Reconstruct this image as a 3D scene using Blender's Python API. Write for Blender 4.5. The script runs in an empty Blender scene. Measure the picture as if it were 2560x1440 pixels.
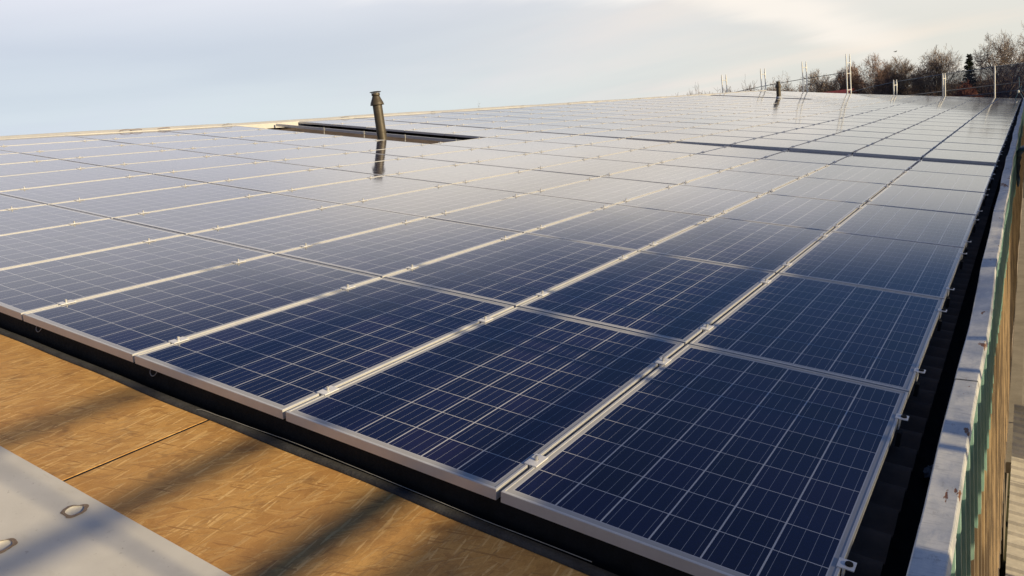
import bpy, math, random
from mathutils import Matrix, Vector
rnd = random.Random(7)
R = math.radians
scene = bpy.context.scene
col = scene.collection

# ------------------------------------------------------------------ camera
PITCH = R(9.7)                       # pitch of the roof
cam_d = bpy.data.cameras.new("camera")
cam = bpy.data.objects.new("camera", cam_d)
col.objects.link(cam)
cam_d.sensor_width = 36.0
cam_d.lens = 27.05
cam_d.clip_start = 0.05
cam_d.clip_end = 6000
CAM_RIGHT = Vector((0.82968, 0.545057, -0.120250))
CAM_DOWN = Vector((0.006828, -0.225338, -0.974256))
CAM_FWD = Vector((-0.558122, 0.807549, -0.190694))
CAM_LOC = Vector((0.42004, -1.82438, 1.27333))
# orthonormal basis from the forward axis and the right axis
f_ = CAM_FWD.normalized()
r_ = (CAM_RIGHT - f_ * CAM_RIGHT.dot(f_)).normalized()
u_ = r_.cross(f_)
cam.matrix_world = Matrix(((r_.x, u_.x, -f_.x, CAM_LOC.x), (r_.y, u_.y, -f_.y, CAM_LOC.y),
                           (r_.z, u_.z, -f_.z, CAM_LOC.z), (0, 0, 0, 1)))
scene.camera = cam

# ------------------------------------------------------------------ light
SUN_EL = 15.5
SUN_AZ = 90.0                        # degrees clockwise from +y: the sun stands over +x
sun_dir = Vector((math.sin(R(SUN_AZ)) * math.cos(R(SUN_EL)), math.cos(R(SUN_AZ)) * math.cos(R(SUN_EL)), math.sin(R(SUN_EL))))
sd = bpy.data.lights.new("sun", 'SUN')
sd.energy = 5.0
sd.angle = R(1.2)
sd.color = (1.0, 0.80, 0.48)
sun = bpy.data.objects.new("sun", sd)
col.objects.link(sun)
sun.rotation_euler = (-sun_dir).to_track_quat('-Z', 'Y').to_euler()

world = bpy.data.worlds.new("World")
scene.world = world
world.use_nodes = True
wn = world.node_tree
wn.nodes.clear()


class NT:
    """small helper for building node trees"""
    def __init__(s, tree):
        s.t = tree
    def n(s, typ, **kw):
        nd = s.t.nodes.new(typ)
        for k, v in kw.items():
            setattr(nd, k, v)
        return nd
    def put(s, sock, v):
        if v is None:
            return
        if isinstance(v, bpy.types.NodeSocket):
            s.t.links.new(v, sock)
        else:
            if hasattr(sock.default_value, '__len__') and not hasattr(v, '__len__'):
                v = (v,) * len(sock.default_value)
            if hasattr(sock.default_value, '__len__') and len(sock.default_value) == 4 and len(v) == 3:
                v = (*v, 1.0)
            sock.default_value = v
    def m(s, op, a, b=None, c=None, clamp=False):
        nd = s.n('ShaderNodeMath', operation=op, use_clamp=clamp)
        for i, v in enumerate((a, b, c)):
            if v is not None:
                s.put(nd.inputs[i], v)
        return nd.outputs[0]
    def vm(s, op, a, b=None):
        nd = s.n('ShaderNodeVectorMath', operation=op)
        s.put(nd.inputs[0], a)
        if b is not None:
            s.put(nd.inputs[1], b)
        return nd.outputs['Value'] if op in ('DOT_PRODUCT', 'LENGTH') else nd.outputs[0]
    def mix(s, f, a, b, blend='MIX'):
        nd = s.n('ShaderNodeMix', data_type='RGBA', blend_type=blend)
        s.put(nd.inputs[0], f)
        s.put(nd.inputs[6], a)
        s.put(nd.inputs[7], b)
        return nd.outputs[2]
    def smooth(s, v, lo, hi, a=0.0, b=1.0):
        nd = s.n('ShaderNodeMapRange', interpolation_type='SMOOTHSTEP')
        s.put(nd.inputs[0], v)
        nd.inputs[1].default_value = lo
        nd.inputs[2].default_value = hi
        nd.inputs[3].default_value = a
        nd.inputs[4].default_value = b
        return nd.outputs[0]
    def noise(s, vec, scale, detail=4, rough=0.5, dist=0.0):
        nd = s.n('ShaderNodeTexNoise')
        if vec is not None:
            s.put(nd.inputs['Vector'], vec)
        nd.inputs['Scale'].default_value = scale
        nd.inputs['Detail'].default_value = detail
        nd.inputs['Roughness'].default_value = rough
        nd.inputs['Distortion'].default_value = dist
        return nd.outputs['Fac']
    def xyz(s, vec):
        nd = s.n('ShaderNodeSeparateXYZ')
        s.put(nd.inputs[0], vec)
        return nd.outputs
    def comb(s, x, y, z):
        nd = s.n('ShaderNodeCombineXYZ')
        for i, v in enumerate((x, y, z)):
            s.put(nd.inputs[i], v)
        return nd.outputs[0]
    def mapping(s, vec, loc=(0, 0, 0), rot=(0, 0, 0), scale=(1, 1, 1)):
        nd = s.n('ShaderNodeMapping')
        s.put(nd.inputs[0], vec)
        nd.inputs[1].default_value = loc
        nd.inputs[2].default_value = rot
        nd.inputs[3].default_value = scale
        return nd.outputs[0]
    def turned(s, vec, deg, scale, off=0.0):
        """rotate first, then scale: stretches the pattern along the turned axis"""
        return s.mapping(s.mapping(vec, rot=(0, 0, R(deg))), (off, off * 0.7, 0), (0, 0, 0), scale)
    def bump(s, h, strength=0.3, dist=0.01):
        nd = s.n('ShaderNodeBump')
        nd.inputs['Strength'].default_value = strength
        nd.inputs['Distance'].default_value = dist
        s.put(nd.inputs['Height'], h)
        return nd.outputs[0]


W = NT(wn)
sky = W.n('ShaderNodeTexSky', sky_type='NISHITA')
sky.sun_disc = False
sky.sun_elevation = R(SUN_EL)
sky.sun_rotation = R(SUN_AZ)
sky.air_density = 1.2
sky.dust_density = 1.0
sky.ozone_density = 2.5
bg_sky = W.n('ShaderNodeBackground')
bg_sky.inputs['Strength'].default_value = 0.052
wn.links.new(W.mix(1.0, sky.outputs[0], (0.46, 0.76, 1.30), 'MULTIPLY'), bg_sky.inputs['Color'])
wdir = W.vm('NORMALIZE', W.n('ShaderNodeTexCoord').outputs['Generated'])
dx, dy, dz = W.xyz(wdir)
west = W.smooth(dx, -0.95, -0.05)                       # 0 towards -x, 1 towards +y and +x
low = W.smooth(dz, 0.0, 0.17)
hor = W.mix(west, (0.69, 0.785, 0.83), (0.73, 0.73, 0.67))
high = W.mix(west, (0.60, 0.67, 0.775), (0.80, 0.785, 0.76))
veil = W.mix(low, hor, high)
veil = W.mix(W.smooth(dz, 0.13, 0.26, 0.0, 0.7), veil, (1.02, 0.99, 1.05))      # the cloud sheet is brightest some way up
plane = W.m('ADD', W.m('ABSOLUTE', dz), 0.16)
cl_v = W.comb(W.m('DIVIDE', dx, plane), W.m('DIVIDE', dy, plane), 0.0)
cl_v = W.mapping(cl_v, loc=(3.1, 1.3, 0), rot=(0, 0, R(28)), scale=(0.50, 1.25, 1))
n1 = W.noise(cl_v, 0.62, 5, 0.5, 0.25)
n2 = W.noise(cl_v, 1.5, 6, 0.55, 0.4)
cl = W.smooth(n1, 0.46, 0.64)
cl = W.m('MULTIPLY', cl, W.smooth(n2, 0.25, 0.75, 0.55, 1.0))
cl_col = W.mix(west, (0.66, 0.715, 0.83), (0.90, 0.80, 0.70))
veil = W.mix(W.m('MULTIPLY', cl, 0.85), veil, cl_col)
tex = W.noise(W.comb(W.m('MULTIPLY', dx, 2.2), W.m('MULTIPLY', dy, 1.5), W.m('MULTIPLY', dz, 15.0)), 1.0, 5, 0.5, 0.5)
veil = W.mix(1.0, veil, W.mix(W.smooth(tex, 0.3, 0.7), (0.965, 0.97, 0.98), (1.05, 1.045, 1.03)), 'MULTIPLY')
glow = W.vm('DOT_PRODUCT', wdir, Vector((-0.42, 0.885, 0.205)).normalized())
gl_x = W.m('SUBTRACT', dz, W.m('ADD', 0.224, W.m('MULTIPLY', W.m('ADD', dx, 0.42), -0.16)))
gl_n = W.m('ADD', W.m('ABSOLUTE', gl_x), W.m('MULTIPLY', W.m('SUBTRACT', n2, 0.5), 0.09))
bright = W.m('MULTIPLY', W.m('MULTIPLY', W.smooth(glow, 0.90, 0.985), W.smooth(dx, -0.38, -0.20, 1.0, 0.0)), W.smooth(gl_n, 0.025, 0.088, 1.0, 0.0))
veil = W.mix(W.m('MULTIPLY', bright, 0.95), veil, (1.24, 1.16, 1.06))            # sunlit cloud bank
bn_c = W.m('SUBTRACT', dz, W.m('ADD', 0.172, W.m('MULTIPLY', W.m('ADD', dx, 0.37), -0.50)))
bn_n = W.m('ADD', W.m('ABSOLUTE', bn_c), W.m('MULTIPLY', W.m('SUBTRACT', n2, 0.5), 0.05))
band = W.m('MULTIPLY', W.m('MULTIPLY', W.smooth(dx, -0.62, -0.42), W.smooth(dx, -0.20, -0.06, 1.0, 0.0)), W.smooth(bn_n, 0.004, 0.040, 1.0, 0.0))
veil = W.mix(W.m('MULTIPLY', band, 0.75), veil, (1.03, 0.955, 0.865))             # cream streak running down to the right
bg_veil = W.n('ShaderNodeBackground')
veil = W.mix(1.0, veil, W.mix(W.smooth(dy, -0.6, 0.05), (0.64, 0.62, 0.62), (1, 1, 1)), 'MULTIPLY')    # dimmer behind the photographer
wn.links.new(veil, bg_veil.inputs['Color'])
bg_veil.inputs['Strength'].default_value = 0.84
mixw = W.n('ShaderNodeMixShader')
# upper edge of the cloud sheet: low in the north (+y), higher towards the west (-x); clear blue above it
rim = W.m('ADD', W.m('SUBTRACT', dz, W.m('MULTIPLY', W.m('MAXIMUM', W.m('MULTIPLY', dx, -1.0), -0.2), 0.31)), W.m('MULTIPLY', W.m('SUBTRACT', n2, 0.5), 0.10))
veil_f = W.m('MULTIPLY', W.smooth(rim, 0.09, 0.245, 1.0, 0.03), W.smooth(dz, -0.10, 0.0, 0.2, 1.0))
wn.links.new(veil_f, mixw.inputs[0])
wn.links.new(bg_sky.outputs[0], mixw.inputs[1])
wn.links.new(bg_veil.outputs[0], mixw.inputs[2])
out = W.n('ShaderNodeOutputWorld')
wn.links.new(mixw.outputs[0], out.inputs[0])

vs = scene.view_settings
vs.view_transform = 'Standard'
vs.look = 'None'
vs.exposure = 0.25
vs.gamma = 1.0
vs.use_curve_mapping = False
scene.render.engine = 'CYCLES'
scene.cycles.max_bounces = 8
scene.cycles.transparent_max_bounces = 16
scene.cycles.caustics_reflective = False
scene.cycles.caustics_refractive = False


# ------------------------------------------------------------------ helpers
ct, st = math.cos(PITCH), math.sin(PITCH)
ROOF = Matrix(((ct, 0, st, 0), (0, 1, 0, 0), (-st, 0, ct, 0), (0, 0, 0, 1)))   # roof frame -> world
PW, PH = 1.01, 1.686
NCOL, NROW = 13, 28


def interp(x, xs, ys):
    if x <= xs[0]:
        return ys[0]
    for i in range(1, len(xs)):
        if x <= xs[i]:
            t = (x - xs[i - 1]) / (xs[i] - xs[i - 1])
            return ys[i - 1] + t * (ys[i] - ys[i - 1])
    return ys[-1]


def sstep(t):
    t = max(0.0, min(1.0, t))
    return t * t * (3 - 2 * t)


def sag_near(x, y):
    u, v = -x / PW, y / PH
    return interp(u, (0, 2, 5, 8, 13), (0.012, 0.0, -0.018, -0.030, -0.035)) * sstep((v - 2) / 3)


def sag_far(x, y):
    u, v = -x / PW, y / PH
    return interp(u, (0, 3, 5, 7, 9, 13), (0.037, 0.025, 0.000, -0.019, -0.023, -0.030)) - 0.012 * min(1, max(0, (v - 7) / 4)) * min(1, max(0, u / 8))


def sag(x, y):
    return sag_near(x, y) if y < 7 * PH else sag_far(x, y)


def roofpt(x, y, z=0.0):
    return ROOF @ Vector((x, y, z))


class MB:
    """collects verts and faces, builds ONE mesh object"""
    def __init__(s):
        s.v, s.f, s.mi = [], [], []
    def add(s, vs_, fs, mat=0):
        o = len(s.v)
        s.v += [tuple(p) for p in vs_]
        for f in fs:
            s.f.append(tuple(i + o for i in f))
            s.mi.append(mat)
    def box(s, x0, x1, y0, y1, z0, z1, mat=0, M=None):
        vs_ = [Vector(p) for p in ((x0, y0, z0), (x1, y0, z0), (x1, y1, z0), (x0, y1, z0), (x0, y0, z1), (x1, y0, z1), (x1, y1, z1), (x0, y1, z1))]
        if M is not None:
            vs_ = [M @ p for p in vs_]
        s.add(vs_, ((0, 3, 2, 1), (4, 5, 6, 7), (0, 1, 5, 4), (1, 2, 6, 5), (2, 3, 7, 6), (3, 0, 4, 7)), mat)
    def cbox(s, x0, x1, y0, y1, z0, z1, c=0.003, mat=0):
        """box with chamfered top edges"""
        vs_ = [(x0, y0, z0), (x1, y0, z0), (x1, y1, z0), (x0, y1, z0),
               (x0, y0, z1 - c), (x1, y0, z1 - c), (x1, y1, z1 - c), (x0, y1, z1 - c),
               (x0 + c, y0 + c, z1), (x1 - c, y0 + c, z1), (x1 - c, y1 - c, z1), (x0 + c, y1 - c, z1)]
        s.add(vs_, ((0, 3, 2, 1), (0, 1, 5, 4), (1, 2, 6, 5), (2, 3, 7, 6), (3, 0, 4, 7),
                    (4, 5, 9, 8), (5, 6, 10, 9), (6, 7, 11, 10), (7, 4, 8, 11), (8, 9, 10, 11)), mat)
    def tube(s, pts, rad, sides=8, mat=0, caps=True):
        pts = [Vector(p) for p in pts]
        n = len(pts)
        rads = rad if hasattr(rad, '__len__') else [rad] * n
        rings = []
        ref = Vector((0.13, 0.31, 0.94))
        for i, p in enumerate(pts):
            t = (pts[min(i + 1, n - 1)] - pts[max(i - 1, 0)])
            if t.length < 1e-9:
                t = Vector((0, 0, 1))
            t.normalize()
            a = ref - t * ref.dot(t)
            if a.length < 0.05:
                a = Vector((1, 0, 0)) - t * t.x
            a.normalize()
            ref = a
            b = t.cross(a)
            rings.append([p + (a * math.cos(2 * math.pi * k / sides) + b * math.sin(2 * math.pi * k / sides)) * rads[i] for k in range(sides)])
        vs_ = [q for r in rings for q in r]
        fs = []
        for i in range(n - 1):
            for k in range(sides):
                k2 = (k + 1) % sides
                fs.append((i * sides + k, i * sides + k2, (i + 1) * sides + k2, (i + 1) * sides + k))
        if caps:
            fs.append(tuple(range(sides - 1, -1, -1)))
            fs.append(tuple((n - 1) * sides + k for k in range(sides)))
        s.add(vs_, fs, mat)
    def lathe(s, prof, sides=32, mat=0, c=(0, 0, 0)):
        vs_, fs = [], []
        for r, z in prof:
            for k in range(sides):
                a = 2 * math.pi * k / sides
                vs_.append((c[0] + r * math.cos(a), c[1] + r * math.sin(a), c[2] + z))
        for i in range(len(prof) - 1):
            for k in range(sides):
                k2 = (k + 1) % sides
                fs.append((i * sides + k, i * sides + k2, (i + 1) * sides + k2, (i + 1) * sides + k))
        s.add(vs_, fs, mat)
    def mesh(s, name, mats, smooth=False):
        me = bpy.data.meshes.new(name)
        me.from_pydata(s.v, [], s.f)
        for m_ in (mats if isinstance(mats, (list, tuple)) else [mats]):
            me.materials.append(m_)
        if any(s.mi):
            me.polygons.foreach_set('material_index', s.mi)
        if smooth:
            me.polygons.foreach_set('use_smooth', [True] * len(me.polygons))
        me.update()
        return me
    def build(s, name, mats, parent=None, smooth=False, matrix=None):
        return place(name, s.mesh(name, mats, smooth), parent, matrix)


def place(name, me, parent=None, matrix=None):
    o = bpy.data.objects.new(name, me)
    col.objects.link(o)
    if parent is not None:
        o.parent = parent
    if matrix is not None:
        o.matrix_basis = matrix
    return o


def tag(o, label=None, cat=None, group=None, kind=None):
    if label: o['label'] = label
    if cat: o['category'] = cat
    if group: o['group'] = group
    if kind: o['kind'] = kind
    return o


def empty(name, matrix=None, loc=None):
    o = bpy.data.objects.new(name, None)
    col.objects.link(o)
    o.empty_display_size = 0.2
    if matrix is not None:
        o.matrix_basis = matrix
    if loc is not None:
        o.location = loc
    return o


# ------------------------------------------------------------------ materials
def material(name):
    m_ = bpy.data.materials.new(name)
    m_.use_nodes = True
    T = NT(m_.node_tree)
    b = m_.node_tree.nodes['Principled BSDF']
    return m_, T, b


def simple(name, color, rough=0.6, metal=0.0, var=0.25, scale=8.0, bump=0.0, bscale=40.0, spec=0.5):
    """a colour broken up by two noises, with optional bump"""
    m_, T, b = material(name)
    tc = T.n('ShaderNodeTexCoord').outputs['Object']
    n_a = T.noise(tc, scale, 5, 0.6)
    n_b = T.noise(tc, scale * 7, 3, 0.6)
    f = T.m('ADD', T.m('MULTIPLY', n_a, 0.7), T.m('MULTIPLY', n_b, 0.3))
    f = T.smooth(f, 0.3, 0.7)
    dark = tuple(c * (1 - var) for c in color)
    lite = tuple(min(1, c * (1 + var * 0.8)) for c in color)
    T.put(b.inputs['Base Color'], T.mix(f, dark, lite))
    b.inputs['Roughness'].default_value = rough
    T.put(b.inputs['Roughness'], T.smooth(n_b, 0.2, 0.8, rough * 0.85, min(1, rough * 1.15)))
    b.inputs['Metallic'].default_value = metal
    b.inputs['Specular IOR Level'].default_value = spec
    if bump:
        T.put(b.inputs['Normal'], T.bump(T.noise(tc, bscale, 4, 0.6), bump, 0.01))
    return m_


M_ALU = simple('anodised_aluminium', (0.68, 0.68, 0.685), 0.42, 0.35, 0.06, 6, 0.02, 200)
M_CLAMP = simple('clamp_aluminium', (0.84, 0.84, 0.85), 0.4, 0.2, 0.05, 30)
M_STEEL = simple('galvanised_steel', (0.80, 0.80, 0.78), 0.45, 0.35, 0.12, 9)
M_BOLT = simple('stainless_bolt', (0.55, 0.55, 0.55), 0.5, 0.5, 0.1, 40)
M_BLACK = simple('membrane_and_gap_black', (0.012, 0.012, 0.013), 0.8, 0, 0.4, 12, 0.3, 60, 0.25)  # membrane black, also used to paint dark gaps and hollows
M_LIP = simple('grey_bitumen_lip', (0.05, 0.05, 0.052), 0.85, 0, 0.35, 14, 0.4, 90, 0.25)
M_FLUE = simple('bronze_flue_metal', (0.085, 0.070, 0.050), 0.50, 0.25, 0.2, 8, 0.03, 60)
M_LEAD = simple('lead_flashing', (0.42, 0.44, 0.48), 0.55, 0.2, 0.2, 10)
M_WHITE = simple('white_ridge_paint', (0.60, 0.59, 0.57), 0.5, 0, 0.08, 3, 0.05, 30)
M_CABLE = simple('brown_cable', (0.20, 0.12, 0.09), 0.6, 0, 0.2, 20)
M_CABLE_G = simple('grey_cable', (0.35, 0.34, 0.32), 0.6, 0, 0.2, 20)
M_BACK = simple('panel_back', (0.6, 0.6, 0.6), 0.6, 0, 0.1, 4)
M_BOARD = simple('scaffold_board', (0.38, 0.29, 0.19), 0.8, 0, 0.3, 5, 0.2, 40)


def cell_material():
    """6 x 10 polycrystalline cells behind anti-reflective glass; object space, x +-0.48, y +-0.818"""
    m_, T, b = material('solar_cells')
    tc = T.n('ShaderNodeTexCoord').outputs['Object']
    x, y, z = T.xyz(tc)
    cx, cy = 0.1566, 0.1602
    uu = T.m('ADD', T.m('DIVIDE', x, cx), 3.0)
    vv = T.m('ADD', T.m('DIVIDE', y, cy), 5.0)
    fu, fv = T.m('FRACT', uu), T.m('FRACT', vv)
    iu, iv = T.m('FLOOR', uu), T.m('FLOOR', vv)
    du = T.m('MULTIPLY', T.m('MINIMUM', fu, T.m('SUBTRACT', 1.0, fu)), cx)      # distance to the cell edge
    dv = T.m('MULTIPLY', T.m('MINIMUM', fv, T.m('SUBTRACT', 1.0, fv)), cy)
    gap = T.m('MAXIMUM', T.m('LESS_THAN', du, 0.0026), T.m('LESS_THAN', dv, 0.0017))
    inside = T.m('MULTIPLY', T.m('LESS_THAN', T.m('ABSOLUTE', x), 3 * cx + 0.001), T.m('LESS_THAN', T.m('ABSOLUTE', y), 5 * cy + 0.001))
    # four busbars per cell along y
    fb = T.m('FRACT', T.m('ADD', T.m('MULTIPLY', fu, 4.0), 0.0))
    db = T.m('MULTIPLY', T.m('ABSOLUTE', T.m('SUBTRACT', fb, 0.5)), cx / 4)
    bus = T.m('LESS_THAN', db, 0.00062)
    oi = T.n('ShaderNodeObjectInfo')
    wnz = T.n('ShaderNodeTexWhiteNoise', noise_dimensions='3D')
    T.put(wnz.inputs['Vector'], T.comb(iu, iv, T.m('MULTIPLY', oi.outputs['Random'], 97.0)))
    vor = T.n('ShaderNodeTexVoronoi', voronoi_dimensions='2D')
    T.put(vor.inputs['Vector'], tc)
    vor.inputs['Scale'].default_value = 150
    cry = T.xyz(vor.outputs['Color'])[0]
    f = T.m('ADD', T.m('MULTIPLY', wnz.outputs['Value'], 0.65), T.m('MULTIPLY', cry, 0.35))
    cell = T.mix(f, (0.0011, 0.0026, 0.022), (0.0036, 0.0074, 0.060))
    cell = T.mix(T.m('MULTIPLY', T.m('POWER', wnz.outputs['Value'], 4.0), 0.5), cell, (0.016, 0.009, 0.040))
    # faint fingers across the busbars
    fing = T.m('LESS_THAN', T.m('FRACT', T.m('MULTIPLY', vv, 72.0)), 0.10)
    cell = T.mix(T.m('MULTIPLY', fing, 0.10), cell, (0.3, 0.3, 0.33))
    c = T.mix(bus, cell, (0.34, 0.36, 0.41))
    c = T.mix(gap, c, (0.56, 0.57, 0.60))
    c = T.mix(inside, (0.42, 0.42, 0.43), c)
    # thin dust film
    dust = T.smooth(T.noise(T.n('ShaderNodeTexCoord').outputs['Object'], 3.0, 5, 0.65), 0.3, 0.8, 0.002, 0.010)
    c = T.mix(dust, c, (0.50, 0.46, 0.42))
    T.put(b.inputs['Base Color'], c)
    b.inputs['Roughness'].default_value = 0.07
    b.inputs['IOR'].default_value = 1.52
    b.inputs['Coat Weight'].default_value = 0.20
    b.inputs['Coat Roughness'].default_value = 0.08
    T.put(b.inputs['Normal'], T.bump(T.noise(tc, 300, 2, 0.5), 0.02, 0.0006))
    return m_


M_CELL = cell_material()


def osb_material():
    m_, T, b = material('oriented_strand_board')
    tc = T.n('ShaderNodeTexCoord').outputs['Object']
    warp = T.n('ShaderNodeTexNoise')
    T.put(warp.inputs['Vector'], tc)
    warp.inputs['Scale'].default_value = 9
    wv = T.vm('SCALE', T.vm('SUBTRACT', warp.outputs['Color'], (0.5, 0.5, 0.5)))
    wv.node.inputs['Scale'].default_value = 0.007
    tcw = T.vm('ADD', tc, wv)
    c = (0.52, 0.31, 0.105)
    h = None
    layers = [(-70, 9, 26, 0.0), (48, 10, 28, 3.1), (-112, 10, 28, 7.7), (-15, 11, 32, 11.3), (-62, 12, 40, 17.9),      # broad flakes
              (-86, 13, 120, 23.2), (-52, 15, 150, 31.7), (-100, 14, 140, 41.3), (-20, 16, 160, 53.9)]                 # thin slivers
    tones = [((0.46, 0.27, 0.10), (0.66, 0.41, 0.155)), ((0.43, 0.25, 0.09), (0.68, 0.43, 0.165)), ((0.48, 0.29, 0.11), (0.62, 0.38, 0.14)), ((0.42, 0.24, 0.09), (0.66, 0.42, 0.17)), ((0.50, 0.30, 0.11), (0.72, 0.47, 0.19)),
             ((0.30, 0.16, 0.06), (0.90, 0.67, 0.34)), ((0.30, 0.16, 0.06), (0.88, 0.64, 0.30)), ((0.60, 0.38, 0.14), (0.92, 0.70, 0.38)), ((0.26, 0.135, 0.05), (0.75, 0.50, 0.21))]
    for i, ((rot, sx, sy, off), (lo, hi)) in enumerate(zip(layers, tones)):
        mp = T.turned(tcw, rot, (sx, sy, 1), off)
        vo = T.n('ShaderNodeTexVoronoi', voronoi_dimensions='2D')
        T.put(vo.inputs['Vector'], mp)
        vo.inputs['Scale'].default_value = 1.0
        r, g, bl = T.xyz(vo.outputs['Color'])
        thin = i >= 5
        keep = T.m('GREATER_THAN', r, 0.0 if i == 0 else (0.90 if thin else 0.58))
        gr = T.noise(T.turned(tc, rot, (14, 210, 1), off), 1.0, 2, 0.6)
        tone = T.mix(T.m('ADD', T.m('MULTIPLY', g, 0.7), T.m('MULTIPLY', T.m('SUBTRACT', gr, 0.35), 0.8), clamp=True), lo, hi)
        c = T.mix(T.m('MULTIPLY', keep, 0.8 if thin else 0.72), c, tone)
        hh = T.m('MULTIPLY', keep, T.m('ADD', bl, 0.3))
        h = hh if h is None else T.m('ADD', T.m('MULTIPLY', h, 0.7), hh)
    grain = T.noise(T.turned(tc, 82, (30, 260, 1)), 1.0, 3, 0.6)
    c = T.mix(T.smooth(grain, 0.40, 0.75, 0.0, 0.22), c, (0.24, 0.125, 0.045))
    big = T.smooth(T.noise(tc, 2.2, 4, 0.55), 0.35, 0.7, 0.0, 0.42)
    c = T.mix(big, c, (0.32, 0.165, 0.07))
    stain = T.smooth(T.noise(T.vm('ADD', tc, (4.0, 9.0, 0.0)), 6.5, 6, 0.65), 0.54, 0.74, 0.0, 0.55)
    c = T.mix(stain, c, (0.15, 0.085, 0.045))
    spk = T.noise(T.turned(tc, -70, (90, 330, 1)), 1.0, 4, 0.75)
    c = T.mix(T.smooth(spk, 0.58, 0.70, 0.0, 0.5), c, (0.80, 0.58, 0.30))
    c = T.mix(T.smooth(spk, 0.30, 0.42, 0.5, 0.0), c, (0.20, 0.105, 0.045))
    spk2 = T.noise(T.turned(tc, -20, (80, 260, 1), 5.0), 1.0, 4, 0.75)
    c = T.mix(T.smooth(spk2, 0.32, 0.44, 0.45, 0.0), c, (0.24, 0.125, 0.055))
    c = T.mix(1.0, c, (0.99, 0.90, 0.76), 'MULTIPLY')
    T.put(b.inputs['Base Color'], c)
    b.inputs['Roughness'].default_value = 0.62
    b.inputs['Specular IOR Level'].default_value = 0.3
    T.put(b.inputs['Normal'], T.bump(T.m('ADD', h, T.m('MULTIPLY', grain, 0.3)), 0.28, 0.003))
    return m_


def plate_material():
    m_, T, b = material('weathered_steel_plate')
    tc = T.n('ShaderNodeTexCoord').outputs['Object']
    a = T.smooth(T.noise(tc, 3.0, 6, 0.6), 0.3, 0.75)
    c = T.mix(a, (0.60, 0.575, 0.53), (0.71, 0.685, 0.635))
    sp = T.smooth(T.noise(tc, 42, 4, 0.7), 0.62, 0.74, 0, 0.6)
    c = T.mix(sp, c, (0.36, 0.33, 0.29))
    st_ = T.smooth(T.noise(T.mapping(tc, (2, 5, 0), (0, 0, 0.6), (3, 9, 1)), 2.0, 5, 0.6), 0.6, 0.8, 0, 0.35)
    c = T.mix(st_, c, (0.45, 0.40, 0.32))
    T.put(b.inputs['Base Color'], c)
    b.inputs['Roughness'].default_value = 0.55
    b.inputs['Metallic'].default_value = 0.1
    T.put(b.inputs['Normal'], T.bump(T.noise(tc, 60, 4, 0.6), 0.12, 0.003))
    return m_


def coping_material():
    m_, T, b = material('peeling_coping_paint')
    tc = T.n('ShaderNodeTexCoord').outputs['Object']
    a = T.smooth(T.noise(T.mapping(tc, scale=(9, 4, 9)), 1.0, 7, 0.65), 0.35, 0.65)
    c = T.mix(a, (0.60, 0.62, 0.64), (0.84, 0.83, 0.80))
    blot = T.smooth(T.noise(T.mapping(tc, (3, 8, 0), scale=(22, 9, 22)), 1.0, 6, 0.7), 0.50, 0.66, 0, 0.65)
    c = T.mix(T.m('MULTIPLY', blot, 0.6), c, (0.38, 0.43, 0.51))
    streak = T.smooth(T.noise(T.mapping(tc, scale=(14, 75, 14)), 1.0, 5, 0.65), 0.5, 0.7, 0, 0.55)
    c = T.mix(streak, c, (0.42, 0.43, 0.45))
    px = T.xyz(tc)[0]
    grime = T.smooth(T.noise(T.mapping(tc, (1, 2, 0), scale=(30, 12, 30)), 1.0, 6, 0.75), 0.58, 0.68, 0, 0.3)
    c = T.mix(grime, c, (0.22, 0.20, 0.18))
    rust = T.smooth(T.noise(T.mapping(tc, (7, 3, 0), scale=(9, 3.4, 9)), 1.0, 6, 0.65), 0.63, 0.645)
    c = T.mix(rust, c, (0.24, 0.105, 0.055))
    T.put(b.inputs['Base Color'], c)
    b.inputs['Roughness'].default_value = 0.55
    hgt = T.m('SUBTRACT', T.noise(T.mapping(tc, scale=(12, 50, 12)), 1.0, 5, 0.6), T.m('MULTIPLY', rust, 0.5))
    T.put(b.inputs['Normal'], T.bump(hgt, 0.35, 0.006))
    return m_


def cladding_material():
    """teal paint on the upper part of the ribbed sheet, with a dripping lower edge; bare weathered sheet below, striped like sunlit and shaded ribs"""
    m_, T, b = material('painted_cladding')
    tc = T.n('ShaderNodeTexCoord').outputs['Object']
    x, y, z = T.xyz(tc)
    edge = T.m('ADD', T.m('MULTIPLY', T.noise(T.comb(T.m('MULTIPLY', y, 9.0), 0.0, 0.0), 1.0, 3, 0.7), 0.55), T.m('MULTIPLY', T.noise(T.comb(T.m('MULTIPLY', y, 0.6), 3.0, 0.0), 1.0, 2, 0.5), 0.5))
    lim = T.m('SUBTRACT', -0.30, T.m('MULTIPLY', edge, 0.75))
    paint = T.m('GREATER_THAN', z, lim)
    teal = T.mix(T.smooth(T.noise(tc, 5, 5, 0.6), 0.3, 0.7), (0.21, 0.37, 0.34), (0.34, 0.51, 0.46))
    bare = T.mix(T.smooth(T.noise(T.mapping(tc, scale=(1, 9, 0.7)), 2.0, 5, 0.6), 0.38, 0.62), (0.14, 0.105, 0.075), (0.52, 0.39, 0.24))  # vertical colour stripes imitate sun and shade between the ribs
    pl = T.m('LESS_THAN', z, -2.75)
    bare = T.mix(pl, bare, T.mix(T.noise(tc, 3, 5, 0.6), (0.16, 0.13, 0.11), (0.27, 0.23, 0.20)))
    T.put(b.inputs['Base Color'], T.mix(paint, bare, teal))
    b.inputs['Roughness'].default_value = 0.5
    return m_


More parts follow.
